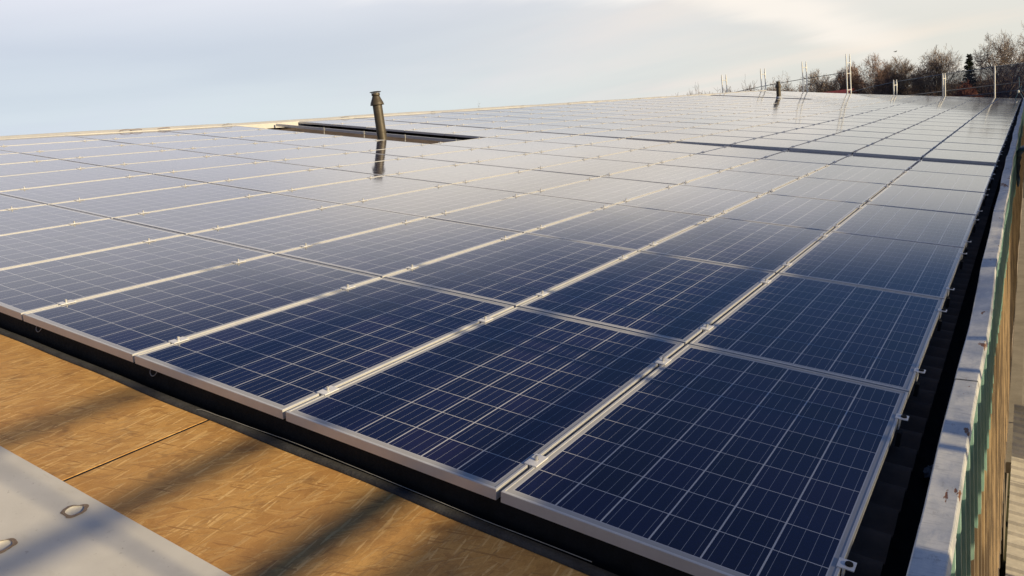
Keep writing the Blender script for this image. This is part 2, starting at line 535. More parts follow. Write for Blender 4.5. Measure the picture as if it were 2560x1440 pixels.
M_OSB = osb_material()
M_PLATE = plate_material()
M_COPING = coping_material()
M_CLAD = cladding_material()
M_ROOF = simple('fibre_cement_sheet', (0.13, 0.10, 0.08), 0.85, 0, 0.35, 3, 0.3, 50, 0.3)
M_GUTTER = simple('dark_gutter', (0.03, 0.03, 0.03), 0.8, 0, 0.5, 6, 0.3, 50, 0.3)
M_WORN = simple('worn_rim', (0.24, 0.175, 0.125), 0.7, 0, 0.3, 60, 0.2, 120)
M_RENDER = simple('grey_render', (0.30, 0.28, 0.25), 0.9, 0, 0.2, 2, 0.2, 30)

# ------------------------------------------------------------------ ground
def ground_h(x, y):
    r = math.hypot(x + 10, y - 20)
    rise = 4.2 * sstep((y - 70) / 80) + 1.6 * sstep((-x - 40) / 120)
    return -6.5 + rise + 0.5 * math.sin(x * 0.031) * math.sin(y * 0.027) * sstep((r - 60) / 60)


gm = MB()
xs = sorted(set([-2500, -1600, -1000, -600, -400, 1000, 600, 400, 1600, 2500] + [i * 20 for i in range(-15, 16)]))
ys = sorted(set([-2500, -1200, -600, -300, 2500, 1600, 1000, 600, 400] + [i * 15 for i in range(-10, 21)]))
gv = [(x, y, ground_h(x, y)) for y in ys for x in xs]
nx = len(xs)
gm.add(gv, [(j * nx + i, j * nx + i + 1, (j + 1) * nx + i + 1, (j + 1) * nx + i) for j in range(len(ys) - 1) for i in range(nx - 1)])
mg, T, b = material('winter_meadow')
tc = T.n('ShaderNodeTexCoord').outputs['Object']
a = T.smooth(T.noise(tc, 0.05, 6, 0.6), 0.35, 0.65)
c = T.mix(a, (0.055, 0.06, 0.028), (0.10, 0.08, 0.05))
c = T.mix(T.smooth(T.noise(tc, 1.5, 5, 0.7), 0.4, 0.7, 0, 0.5), c, (0.045, 0.04, 0.025))
T.put(b.inputs['Base Color'], c)
b.inputs['Roughness'].default_value = 0.95
g = gm.build('ground', mg, smooth=True)
tag(g, kind='structure')

# ------------------------------------------------------------------ the building
EAVE_Y = (-6, 0, 4, 7, 10, 14, 20, 30, 47.6)


def eave_x(y):
    return interp(y, (-6, 4, 9, 20, 48), (0.145, 0.145, 0.122, 0.105, 0.085)) + 0.006 * math.sin(y * 0.9) + 0.004 * math.sin(y * 2.3 + 1)


def eave_z(y):
    return interp(y, (-6, 4, 9, 20, 48), (-0.022, -0.02, 0.035, 0.055, 0.05)) + 0.008 * math.sin(y * 0.7 + 1)


bld = empty('farm_building')
tag(bld, 'long building with brown corrugated roof and teal cladding carrying all the solar panels', 'building')
YE = 47.45
# corrugated roof sheet under the panels
rm = MB()
wl = 0.177
nyr = int(YE / wl * 8)
xr = [-13.35, -13.0, -12, -10.5, -9, -7.5, -6, -4.5, -3, -1.5, -0.5, 0.075]
for j in range(nyr + 1):
    y = j * wl / 8
    w = 0.024 * math.cos(2 * math.pi * y / wl)
    for x in xr:
        step = 0.006 * (0 if x < -0.5 else 1)
        rm.v.append(tuple(roofpt(x, y, -0.165 + w + sag_near(min(x, 0), y) * 0.8)))
nxr = len(xr)
rm.f = [(j * nxr + i, j * nxr + i + 1, (j + 1) * nxr + i + 1, (j + 1) * nxr + i) for j in range(nyr) for i in range(nxr - 1)]
rm.mi = [0] * len(rm.f)
rm.build('roof_sheet', M_ROOF, bld, smooth=True)
# far slope beyond the ridge
rb = MB()
rx = roofpt(-13.35, 0, -0.1)
rb.add([(rx.x, 0, rx.z), (rx.x, YE, rx.z), (rx.x - 13.2, YE, rx.z - 2.25), (rx.x - 13.2, 0, rx.z - 2.25)], [(0, 1, 2, 3)])
rb.build('rear_roof_slope', M_ROOF, bld)
# ridge flashing
rf = MB()
n = 60
for j in range(n + 1):
    y = -0.05 + (YE + 0.1) * j / n
    wob = 0.006 * math.sin(y * 1.1) + 0.004 * math.sin(y * 2.7)
    s_ = sag(-13, y) if abs(y - 7 * PH) > 0.5 else (sag_near(-13, y) + sag_far(-13, y)) / 2
    prof = [(-13.16, -0.10), (-13.165, 0.004), (-13.20, 0.012), (-13.26, 0.030), (-13.30, 0.036), (-13.35, 0.030), (-13.55, -0.05), (-13.6, -0.12)]
    for (px, pz) in prof:
        rf.v.append(tuple(roofpt(px, y, pz + s_ + wob)))
k = 8
rf.f = [(j * k + i, j * k + i + 1, (j + 1) * k + i + 1, (j + 1) * k + i) for j in range(n) for i in range(k - 1)]
rf.mi = [0] * len(rf.f)
rf.build('ridge_flashing', M_WHITE, bld)
# gutter trough
gt = MB()
n = 60
for j in range(n + 1):
    y = -1.0 + (YE + 1.2) * j / n
    ex, ez = eave_x(y), eave_z(y)
    for (px, pz) in ((0.0, -0.21), (0.005, -0.33), (0.06, -0.37), (ex - 0.03, -0.35), (ex, -0.30), (ex, ez)):
        gt.v.append((px, y, pz))
k = 6
gt.f = [(j * k + i, j * k + i + 1, (j + 1) * k + i + 1, (j + 1) * k + i) for j in range(n) for i in range(k - 1)]
gt.mi = [0] * len(gt.f)
gt.build('gutter', M_GUTTER, bld)
# coping sheets with overlaps
joints = [-4.0, -1.2, 0.55, 1.95, 3.35, 5.0, 7.2, 9.4, 12.2, 15.2, 18.4, 22.5, 27, 32, 38, 43, 48.2]
cp = MB()
for a_, (y0, y1) in enumerate(zip(joints[:-1], joints[1:])):
    lift = 0.0022 * (a_ % 2)
    m_ = 8
    vs_ = []
    for j in range(m_ + 1):
        y = y0 - 0.03 + (y1 - y0 + 0.05) * j / m_
        ex, ez = eave_x(y), eave_z(y) + lift + 0.003 * math.sin(y * 5 + a_)
        wdt = 0.088
        tw = 0.004 * math.sin(y * 1.3)
        for (px, pz) in ((-0.004, -0.03), (-0.002, 0.0), (0.003, 0.003 + tw), (wdt - 0.004, 0.003 - tw), (wdt, 0.0 - tw), (wdt + 0.004 + lift, -0.035)):
            vs_.append((ex + px, y, ez + pz))
    cp.add(vs_, [(j * 6 + i, j * 6 + i + 1, (j + 1) * 6 + i + 1, (j + 1) * 6 + i) for j in range(m_) for i in range(5)])
cp.build('coping', M_COPING, bld)
# ribbed side cladding
cl_ = MB()
ys_ = []
y = -4.0
while y < YE:
    ys_ += [(y, 0.0), (y + 0.10, 0.0), (y + 0.108, 0.027), (y + 0.135, 0.027), (y + 0.143, 0.0), (y + 0.17, 0.0), (y + 0.175, 0.010), (y + 0.19, 0.010), (y + 0.195, 0.0)]
    y += 0.25
zs = (-0.012, -0.35, -0.8, -1.6, -2.6, -2.9)
for (y, o) in ys_:
    ex, ez = eave_x(y), eave_z(y)
    for z in zs:
        flare = 0.012 * max(0, min(1, (-0.2 - z) / 0.4))
        cl_.v.append((ex + 0.060 + o - flare * 0, y, z + (ez if z > -0.1 else 0)))
k = len(zs)
cl_.f = [(j * k + i, j * k + i + 1, (j + 1) * k + i + 1, (j + 1) * k + i) for j in range(len(ys_) - 1) for i in range(k - 1)]
cl_.mi = [0] * len(cl_.f)
cl_.box(-0.2, 0.095, -4, YE, -6.6, -2.85, 0)
cl_.build('side_cladding', M_CLAD, bld)
# gable ends and the rear wall
gw = MB()
for y0, y1 in ((-0.0, 0.025), (YE - 0.2, YE)):
    gw.add([(0.05, y0, -6.6), (0.05, y0, -0.35), (rx.x, y0, rx.z - 0.12), (rx.x - 12.9, y0, rx.z - 2.4), (rx.x - 12.9, y0, -6.6),
            (0.05, y1, -6.6), (0.05, y1, -0.35), (rx.x, y1, rx.z - 0.12), (rx.x - 12.9, y1, rx.z - 2.4), (rx.x - 12.9, y1, -6.6)],
           [(4, 3, 2, 1, 0), (5, 6, 7, 8, 9), (0, 1, 6, 5), (1, 2, 7, 6), (2, 3, 8, 7), (3, 4, 9, 8)])
gw.box(rx.x - 12.95, rx.x - 12.85, 0, YE, -6.6, rx.z - 2.35)
gw.build('gable_wall', M_RENDER, bld)
# black strip painting the shaded gap under the first row, and the bitumen lip in front of it
vg = MB()
vg.box(-13.3, 0.03, 0.032, 0.06, -0.20, -0.050, 0, ROOF)
vg.build('gap_shade_strip', M_BLACK, bld)
lp = MB()
nl = 90
for j in range(nl + 1):
    x = -12.0 + 12.05 * j / nl
    wv = 0.004 * math.sin(x * 3.1) + 0.003 * math.sin(x * 7.7 + 1)
    for (py, pz) in ((-0.050 + wv, -0.128), (-0.047 + wv, -0.119), (-0.036 + wv, -0.115), (-0.012 + wv * 0.5, -0.119), (0.0, -0.135), (0.004, -0.20), (0.034, -0.21)):
        lp.v.append(tuple(roofpt(x, py, pz)))
k = 7
lp.f = [(j * k + i, j * k + i + 1, (j + 1) * k + i + 1, (j + 1) * k + i) for j in range(nl) for i in range(k - 1)]
lp.mi = [0] * len(lp.f)
lp.build('edge_lip', M_LIP, bld, smooth=True)

# ------------------------------------------------------------------ solar panels
FW, FL, FH = 0.992, 1.668, 0.040
LIP = 0.0095


def panel_meshes():
    x0, x1, y0, y1 = -FW / 2, FW / 2, -FL / 2, FL / 2
    fr = MB()
    c = 0.0015
    # outer wall, chamfer, top lip, inner step down to the glass
    def ring(o, z):
        return [(x0 + o, y0 + o, z), (x1 - o, y0 + o, z), (x1 - o, y1 - o, z), (x0 + o, y1 - o, z)]
    prof = [(0.03, -FH), (0.0, -FH), (0.0, -c), (c, 0.0), (LIP, 0.0), (LIP, -0.004)]
    vs_ = [p for o, z in prof for p in ring(o, z)]
    fr.add(vs_, [(i * 4 + k, i * 4 + (k + 1) % 4, (i + 1) * 4 + (k + 1) % 4, (i + 1) * 4 + k) for i in range(len(prof) - 1) for k in range(4)])
    frame = fr.mesh('panel_frame', M_ALU)
    gl = MB()
    o = LIP - 0.001
    gl.add([(x0 + o, y0 + o, -0.0025), (x1 - o, y0 + o, -0.0025), (x1 - o, y1 - o, -0.0025), (x0 + o, y1 - o, -0.0025)], [(0, 1, 2, 3)])
    gl.add([(x0 + o, y0 + o, -0.008), (x1 - o, y0 + o, -0.008), (x1 - o, y1 - o, -0.008), (x0 + o, y1 - o, -0.008)], [(3, 2, 1, 0)], 1)
    cells = gl.mesh('cell_sheet', [M_CELL, M_BACK])
    return frame, cells


ME_FRAME, ME_CELLS = panel_meshes()
# middle clamp: thin plate bridging two frames with a bolt; end clamp: small hooked square at the gutter side
mc = MB()
mc.cbox(-0.025, 0.025, -0.040, 0.040, 0.0005, 0.0045, 0.001)
mc.box(-0.007, 0.007, -0.034, 0.034, -0.035, 0.0004)
ME_CLAMP = mc.mesh('middle_clamp', M_CLAMP)
bo = MB()
bo.lathe([(0.0001, 0.0045), (0.0085, 0.0045), (0.0085, 0.0062), (0.0062, 0.0064), (0.0062, 0.0190), (0.0050, 0.0202), (0.0035, 0.0202), (0.0035, 0.015), (0.0001, 0.015)], 12)
ME_BOLT = bo.mesh('bolt', M_BOLT)
mcb = MB()
mcb.cbox(-0.025, 0.025, -0.040, 0.040, 0.0005, 0.0045, 0.001)
mcb.box(-0.007, 0.007, -0.034, 0.034, -0.035, 0.0004)
mcb.lathe([(0.0001, 0.0045), (0.0075, 0.0045), (0.0070, 0.0190), (0.0001, 0.0200)], 8)
ME_CLAMP_FAR = mcb.mesh('middle_clamp_plain', M_CLAMP)
ec = MB()
ec.box(-0.012, 0.034, -0.023, 0.023, 0.0005, 0.004)
ec.box(0.004, 0.008, -0.022, 0.022, -0.045, 0.0004)
ec.box(0.004, 0.020, -0.019, 0.019, -0.12, -0.060, 1)      # end of the mounting rail below, coloured dark for the gutter's shade
ME_END = ec.mesh('end_clamp', [M_CLAMP, M_GUTTER])
eb = MB()
eb.lathe([(0.0001, 0.0042), (0.0115, 0.0042), (0.0105, 0.010), (0.0001, 0.0105)], 10, c=(0.017, 0, 0))
ME_END_HOLLOW = eb.mesh('bolt', M_BLACK)  # black stud stands in for the clamp's shaded hollow

ORD = ['', 'first', 'second', 'third', 'fourth', 'fifth', 'sixth', 'seventh', 'eighth', 'ninth', 'tenth', 'eleventh', 'twelfth', 'thirteenth', 'fourteenth',
       'fifteenth', 'sixteenth', 'seventeenth', 'eighteenth', 'nineteenth', 'twentieth', 'twenty-first', 'twenty-second', 'twenty-third', 'twenty-fourth', 'twenty-fifth']


def missing(r, c_):
    return (r == 5 and 8 <= c_ <= 12) or (r == 21 and 8 <= c_ <= 12)


def panel_matrix(r, c_):
    xc, yc = -(c_ + 0.5) * PW, (r + 0.5) * PH
    fn = sag_near if r < 7 else sag_far
    hx, hy = FW / 2, FL / 2
    z00, z10, z01, z11 = fn(xc - hx, yc - hy), fn(xc + hx, yc - hy), fn(xc - hx, yc + hy), fn(xc + hx, yc + hy)
    zc = (z00 + z10 + z01 + z11) / 4
    if r < 7:   # the near block dips where it meets the raised far block
        zc += 0.0
    q = random.Random(r * 31 + c_ * 7)
    ex = Vector((1, 0, (z10 + z11 - z00 - z01) / (4 * hx) + q.gauss(0, 0.0008))).normalized()
    ey = Vector((0, 1, (z01 + z11 - z00 - z10) / (4 * hy) + q.gauss(0, 0.0008)))
    nz = ex.cross(ey).normalized()
    ey = nz.cross(ex)
    tip = 0.015 * sstep((r - 9) / 8)          # far rows stand tipped a little towards the front
    ey = Vector((ey.x, ey.y, ey.z + tip)).normalized()
    nz = ex.cross(ey).normalized()
    ey = nz.cross(ex)
    zc += q.gauss(0, 0.0010)
    if r == 0:
        ex, ey, nz = Vector((1, 0, 0)), Vector((0, 1, 0)), Vector((0, 0, 1))
        zc = 0
    m_ = Matrix(((ex.x, ey.x, nz.x, xc + q.gauss(0, 0.001)), (ex.y, ey.y, nz.y, yc + q.gauss(0, 0.0015)), (ex.z, ey.z, nz.z, zc), (0, 0, 0, 1)))
    return ROOF @ m_


IND_ROWS = 23
far = MB()
for r in range(NROW):
    for c_ in range(NCOL):
        if missing(r, c_):
            continue
        pm = panel_matrix(r, c_)
        if r >= IND_ROWS:
            for me, mi in ((ME_FRAME, 0), (ME_CELLS, 1)):
                far.add([pm @ v.co for v in me.vertices], [tuple(p.vertices) for p in me.polygons], mi)
            continue
        root = empty('solar_panel', pm)
        where = 'nearest the gutter' if c_ == 0 else ('against the ridge' if c_ == NCOL - 1 else ORD[c_ + 1] + ' from the gutter')
        row = 'front row' if r == 0 else ORD[r + 1] + ' row from the front'
        tag(root, f'blue solar panel in the {row}, {where}', 'solar panel', 'solar panels laid in rows on the roof')
        place('frame', ME_FRAME, root)
        place('cell_sheet', ME_CELLS, root)
        if r < 16:
            for py in (0.27, 1.42):
                yy = py - FL / 2 - 0.009 + random.Random(r * 5 + int(py * 100)).gauss(0, 0.03)
                if c_ < NCOL - 1:
                    cl_o = place('clamp', ME_CLAMP if r < 6 else ME_CLAMP_FAR, root, Matrix.Translation((-PW / 2, yy, 0.0)))
                    if r < 6:
                        place('bolt', ME_BOLT, cl_o)
                if c_ == 0:
                    e_o = place('end_clamp', ME_END, root, Matrix.Translation((FW / 2, yy, 0.0)))
                    if r < 6:
                        place('bolt', ME_END_HOLLOW, e_o)  # painted dark hollow of the end clamp
fo = far.build('far_solar_panels', [M_ALU, M_CELL])
tag(fo, 'rows of solar panels at the far end of the roof below the scaffold poles', 'solar panels', kind='stuff')

# ------------------------------------------------------------------ rail and hanger bolts in the opening
rail = empty('mounting_rail')
tag(rail, 'bare aluminium mounting rail on bolts in the gap behind the front chimney', 'rail')
rl = MB()
ry = 9.47
rl.box(-13.1, -7.8, ry - 0.02, ry + 0.02, -0.100, -0.048, 0, ROOF)
rl.build('rail_bar', M_ALU, rail)
for hx in (-11.65, -10.55, -9.5, -8.3):
    hb = MB()
    hb.tube([roofpt(hx, ry - 0.026, -0.18), roofpt(hx, ry - 0.026, -0.03)], 0.006, 8)
    hb.box(hx - 0.018, hx + 0.018, ry - 0.045, ry - 0.0205, -0.085, -0.078, 0, ROOF)
    hb.tube([roofpt(hx, ry - 0.026, -0.150), roofpt(hx, ry - 0.026, -0.143)], 0.018, 10)
    hb.build('hanger_bolt', M_BOLT, rail)

# ------------------------------------------------------------------ flue pipes
def flue(x, y, zb, ztop, d, label, flash=False):
    root = empty('flue_pipe', loc=(x, y, zb))
    tag(root, label, 'chimney', 'round metal chimneys on the roof')
    H = ztop - zb
    r = d / 2
    k = d / 0.172
    p_ = MB()
    zc = H - 0.235 * k
    p_.lathe([(r * 0.99, 0), (r * 0.99, H - 0.735 * k), (r * 1.02, H - 0.733 * k), (r * 1.02, H - 0.722 * k), (r, H - 0.720 * k), (r, zc + 0.02 * k)], 40)
    p_.build('pipe', M_FLUE, root, smooth=False)
    c_ = MB()
    prof = [(r * 0.98, zc - 0.003), (0.123 * k, zc - 0.004), (0.1235 * k, zc + 0.004), (0.112 * k, zc + 0.045 * k), (0.108 * k, zc + 0.055 * k), (0.105 * k, zc + 0.057 * k), (0.092 * k, zc + 0.090 * k), (0.088 * k, zc + 0.098 * k),
            (0.085 * k, zc + 0.1 * k), (0.070 * k, zc + 0.145 * k), (0.060 * k, zc + 0.158 * k), (0.055 * k, zc + 0.160 * k)]
    c_.lathe(prof, 40)
    c_.build('cone_collar', M_FLUE, root)
    t_ = MB()
    t_.lathe([(0.062 * k, zc + 0.155 * k), (0.074 * k, zc + 0.165 * k), (0.076 * k, zc + 0.17 * k), (0.074 * k, zc + 0.207 * k), (0.068 * k, zc + 0.207 * k), (0.066 * k, zc + 0.165 * k)], 32)
    for q in range(4):
        a = q * math.pi / 2 + 0.5
        cx, cy = 0.071 * k * math.cos(a), 0.071 * k * math.sin(a)
        t_.tube([(cx, cy, zc + 0.19 * k), (cx, cy, zc + 0.232 * k)], 0.005 * k, 6)
    t_.build('vent_crown', M_FLUE, root)
    d_ = MB()
    d_.lathe([(0.0001, zc + 0.230 * k), (0.095 * k, zc + 0.226 * k), (0.104 * k, zc + 0.222 * k), (0.105 * k, zc + 0.225 * k), (0.095 * k, zc + 0.231 * k), (0.05 * k, zc + 0.237 * k), (0.0001, zc + 0.239 * k)], 40)
    d_.build('rain_cap', M_FLUE, root)
    f_ = MB()
    if flash:
        f_.lathe([(0.30, -0.02), (0.24, 0.06), (0.15, 0.18), (0.12, 0.26), (r * 1.02, 0.27)], 28)
        f_.build('lead_skirt', M_LEAD, root, smooth=True)
    else:
        f_.lathe([(r * 1.9, -0.03), (r * 1.7, 0.02), (r * 1.15, 0.07), (r * 1.01, 0.08)], 32)
        f_.build('base_flange', M_BLACK, root, smooth=True)
    return root


flue(-9.335, 8.77, 1.42, 2.37, 0.172, 'bronze brown chimney with cone collar standing in the nearer roof gap')
flue(-9.46, 36.4, 1.38, 2.36, 0.21, 'small dark chimney with pale skirt near the far scaffold poles', True)

# ------------------------------------------------------------------ foreground boards, steel plate and wire
for k_, (x0, x1, lab) in enumerate(((-8.6, -2.431, 'golden strand board left of the joint, crossed by shadow bands'), (-2.417, 0.02, 'golden strand board right of the joint, under the nearest panels'))):
    o = MB()
    o.cbox(x0, x1, -1.30, -0.032 + 0.004 * k_, -0.151, -0.130, 0.0015)
    ob = o.build('strand_board', M_OSB, matrix=ROOF.copy())
    tag(ob, lab, 'board', 'strand boards at the front roof edge')
    if k_ == 0:
        js = MB()
        js.box(-2.4305, -2.4175, -1.29, -0.034, -0.15, -0.1318)
        js.build('joint_filler', M_BLACK, ob)
ug = MB()
ug.box(-9.0, 0.04, -1.9, -0.01, -0.30, -0.158, 0, ROOF)
ug.build('verge_deck', M_BLACK, bld)

pl = empty('steel_plate', ROOF.copy())
tag(pl, 'pale grey steel deck plate with round dimples in the bottom left corner', 'plate')
HOLES = [(-2.17, -0.74), (-2.16, -0.965), (-3.3, -0.80), (-3.3, -1.05), (-1.05, -0.80), (-1.05, -1.05), (-4.4, -0.8), (-4.4, -1.05), (-5.5, -0.8), (-6.6, -0.8)]
pb = MB()
ZP = -0.108
# plate with real round holes: a grid of quads joined to 24-gon rings around every hole
def plate_with_holes(mb, x0, x1, y0, y1, z, holes, rad, half):
    cells_x = sorted(set([x0, x1] + [h[0] - half for h in holes] + [h[0] + half for h in holes]))
    cells_y = sorted(set([y0, y1] + [h[1] - half for h in holes] + [h[1] + half for h in holes]))
    for i in range(len(cells_x) - 1):
        for j in range(len(cells_y) - 1):
            a0, a1, b0, b1 = cells_x[i], cells_x[i + 1], cells_y[j], cells_y[j + 1]
            mx, my = (a0 + a1) / 2, (b0 + b1) / 2
            if any(abs(mx - h[0]) < half and abs(my - h[1]) < half for h in holes):
                continue
            mb.add([(a0, b0, z), (a1, b0, z), (a1, b1, z), (a0, b1, z)], [(0, 1, 2, 3)])
    for (hx, hy) in holes:
        vs_ = []
        N = 32
        for q in range(N):
            a = 2 * math.pi * q / N
            vs_.append((hx + rad * math.cos(a), hy + rad * math.sin(a), z))
        for q in range(N):
            a = 2 * math.pi * q / N
            m_ = max(abs(math.cos(a)), abs(math.sin(a)))
            vs_.append((hx + half * math.cos(a) / m_, hy + half * math.sin(a) / m_, z))
        mb.add(vs_, [(q, N + q, N + (q + 1) % N, (q + 1) % N) for q in range(N)])


NH = [h for h in HOLES]
# keep the hole cells apart so that no cell contains a foreign cut
plate_with_holes(pb, -8.8, -0.25, -1.55, -0.665, ZP, NH, 0.034, 0.05)
pb.add([(-8.8, -0.665, ZP), (-0.25, -0.665, ZP), (-0.25, -0.662, ZP - 0.003), (-8.8, -0.662, ZP - 0.003), (-0.25, -0.662, ZP - 0.0175), (-8.8, -0.662, ZP - 0.0175)], [(0, 3, 2, 1)[::-1], (3, 5, 4, 2)])
pb.add([(-0.25, -1.55, ZP), (-0.25, -0.665, ZP), (-0.25, -0.665, ZP - 0.0175), (-0.25, -1.55, ZP - 0.0175)], [(0, 3, 2, 1)])
pb.build('plate', M_PLATE, pl)
for (hx, hy) in HOLES:
    q = random.Random(int(hx * 100) + int(hy * 1000))
    rmb = MB()
    N = 40
    vs_ = []
    for s_, z in ((1.0, 0.0012), (0.70, 0.0022)):
        for i in range(N):
            a = 2 * math.pi * i / N
            jit = 1 + (0.10 * math.sin(3 * a + hx * 7) + 0.07 * math.sin(5 * a + hy * 9) + q.uniform(-0.03, 0.03)) * (1 if s_ == 1.0 else 0.4)
            rr = 0.039 * s_ * jit
            vs_.append((hx + rr * math.cos(a), hy + rr * math.sin(a), ZP + z))
    rmb.add(vs_, [(i, (i + 1) % N, N + (i + 1) % N, N + i) for i in range(N)])
    rim = rmb.build('dimple_rim', M_WORN, pl)
    dm = MB()
    dm.lathe([(0.0315, 0.0020), (0.028, -0.002), (0.020, -0.0055), (0.010, -0.0068), (0.0001, -0.007)], 32, c=(hx, hy, ZP))
    dm.build('dimple', M_PLATE, rim, smooth=True)

wire_pts = [(-2.56, -0.048, -0.1265), (-2.50, -0.030, -0.113), (-2.40, -0.026, -0.112), (-2.32, -0.020, -0.113), (-2.2, -0.014, -0.115), (-2.0, 0.000, -0.118), (-1.75, 0.000, -0.118), (-1.5, -0.006, -0.115), (-1.3, -0.008, -0.115), (-1.05, -0.012, -0.115), (-0.85, -0.008, -0.115), (-0.66, -0.004, -0.117)]


def spline(pts, sub=6):
    pts = [Vector(p) for p in pts]
    o = []
    for i in range(len(pts) - 1):
        p0, p1, p2, p3 = pts[max(i - 1, 0)], pts[i], pts[i + 1], pts[min(i + 2, len(pts) - 1)]
        for j in range(sub):
            t = j / sub
            o.append(0.5 * ((2 * p1) + (-p0 + p2) * t + (2 * p0 - 5 * p1 + 4 * p2 - p3) * t * t + (-p0 + 3 * p1 - 3 * p2 + p3) * t ** 3))
    return o + [pts[-1]]


wm = MB()
wm.tube([ROOF @ p for p in spline(wire_pts)], 0.0013, 6)
wo = wm.build('thin_wire', M_CABLE_G)
tag(wo, 'thin pale wire lying along the black edge below the front panels', 'wire')

# two cable ends hanging below the front frames
for hx, lab in ((-3.93, 'short dark cable hanging under the third front panel from the right'), (-2.93, 'thin cable loop hanging under the front panel seam at left')):
    hc = MB()
    hc.tube([ROOF @ p for p in spline([(hx, 0.028, -0.045), (hx + 0.006, 0.016, -0.062), (hx + 0.022, 0.012, -0.074), (hx + 0.040, 0.016, -0.068), (hx + 0.048, 0.028, -0.048)], 4)], 0.0022, 6)
    tag(hc.build('hanging_cable', M_CABLE_G), lab, 'cable', 'cables hanging below the front panels')

# cable loops on the ridge
loops = [(6.15, 'brown'), (6.35, 'brown'), (6.9, 'brown'), (8.3, 'grey'), (11.6, 'grey'), (14.9, 'grey'), (19.4, 'grey'), (22.5, 'grey'), (24.6, 'grey'), (28.5, 'grey')]
where = ['left brown cable loop of the close pair on the white ridge', 'right brown cable loop of the close pair on the white ridge', 'brown cable loop just right of the close pair on the ridge',
         'grey cable loop on the ridge left of the roof gap', 'grey cable loop on the ridge just left of the chimney', 'grey cable loop on the ridge right of the chimney',
         'grey cable loop on the ridge, second right of the chimney', 'grey cable loop on the ridge, third right of the chimney', 'grey cable loop on the ridge, fourth right of the chimney', 'farthest grey cable loop on the ridge near the poles']
for (yy, cc), lab in zip(loops, where):
    q = random.Random(int(yy * 10))
    L, Hh = q.uniform(0.18, 0.32), q.uniform(0.012, 0.03)
    pts = []
    for i in range(9):
        t = i / 8
        pts.append(roofpt(-13.18 + 0.02 * math.sin(t * 5), yy + (t - 0.5) * L, 0.022 + Hh * math.sin(math.pi * t) ** 0.8 + sag(-13, yy)))
    lm = MB()
    lm.tube(spline(pts, 3), 0.0045, 6)
    lo = lm.build('cable_loop', M_CABLE if cc == 'brown' else M_CABLE_G)
    tag(lo, lab, 'cable', 'cable loops along the ridge')

# litter in the gutter
def crumple(x, y, z, s, label, colr):
    q = random.Random(int(y * 100))
    mb = MB()
    N, Mv = 14, 8
    vs_ = []
    for i in range(Mv + 1):
        ph = math.pi * i / Mv
        for j in range(N):
            a = 2 * math.pi * j / N
            r = s * (1 + q.uniform(-0.35, 0.35))
            vs_.append((x + r * math.sin(ph) * math.cos(a) * 0.7, y + r * math.sin(ph) * math.sin(a) * 1.4, z + 0.5 * r * math.cos(ph)))
    mb.add(vs_, [(i * N + j, i * N + (j + 1) % N, (i + 1) * N + (j + 1) % N, (i + 1) * N + j) for i in range(Mv) for j in range(N)])
    o = mb.build('crumpled_bag', simple('bag_' + label[:5], colr, 0.35, 0, 0.2, 30, 0.4, 60))
    tag(o, label, 'litter', 'crumpled litter in the gutter')


crumple(0.075, 1.62, -0.33, 0.035, 'clear crumpled plastic bag in the gutter beside the second panel', (0.35, 0.36, 0.38))
crumple(0.085, 0.55, -0.33, 0.045, 'brown crumpled paper in the gutter beside the nearest panel', (0.16, 0.10, 0.06))
crumple(0.07, 9.3, -0.28, 0.05, 'pale crumpled plastic far along the dark gutter', (0.5, 0.5, 0.52))

# ------------------------------------------------------------------ scaffold at the far gable end
def scaffold_pair(x, ztop, gap, label, zb, single=False, bars=()):
    root = empty('scaffold_standard', loc=(x, 48.0, zb))
    tag(root, label, 'scaffold pole', 'scaffold poles beyond the far roof edge')
    H = ztop - zb
    for k_, (oy, ox) in enumerate(((0, 0), (0.55, gap))):
        if single and k_:
            break
        t = MB()
        t.tube([(ox, oy, -4.0), (ox, oy, H - 0.12)], 0.036, 10)
        t.tube([(ox, oy, H - 0.12), (ox, oy, H)], 0.026, 10)
        t.build('pole', M_STEEL, root)
    for hb in bars:
        t = MB()
        t.tube([(0, 0, H - hb), (gap, 0.55, H - hb)], 0.024, 8)
        t.build('cross_bar', M_STEEL, root)
        t = MB()
        t.tube([(gap, 0.55, H - hb - 0.12), (gap, 0.55, H - hb + 0.12)], 0.045, 10)
        t.build('coupler', M_STEEL, root)


G = 0.10
scaffold_pair(-15.92, 3.55, G, 'leftmost pale twin scaffold poles, seen by the ridge', 2.3, bars=(0.35,))
scaffold_pair(-13.47, 3.57, G, 'pale twin scaffold poles between the leftmost pair and the dark chimney', 2.1, bars=(0.35,))
scaffold_pair(-11.00, 3.61, G, 'pale twin scaffold poles just behind the small dark chimney', 1.8, bars=(0.35,))
scaffold_pair(-8.54, 3.66, G, 'tallest sunlit twin scaffold poles mirrored in the panels', 1.4, bars=(0.5, 1.1, 2.05))
scaffold_pair(-6.08, 1.85, G * 0.8, 'shortest twin scaffold poles at the left part of the dark net', 1.0, bars=(0.3,))
scaffold_pair(-3.63, 1.87, G * 0.6, 'slim scaffold poles before the net below the rounded bare tree', 0.6, bars=(0.3,))
scaffold_pair(-1.20, 1.90, 0.3, 'single lit scaffold pole before the net near the gutter end', 0.2, single=True)


def rail_between(name, pts, r, label, cat, mat, group=None):
    t = MB()
    t.tube(pts, r, 8)
    o = t.build(name, mat)
    tag(o, label, cat, group)
    return o


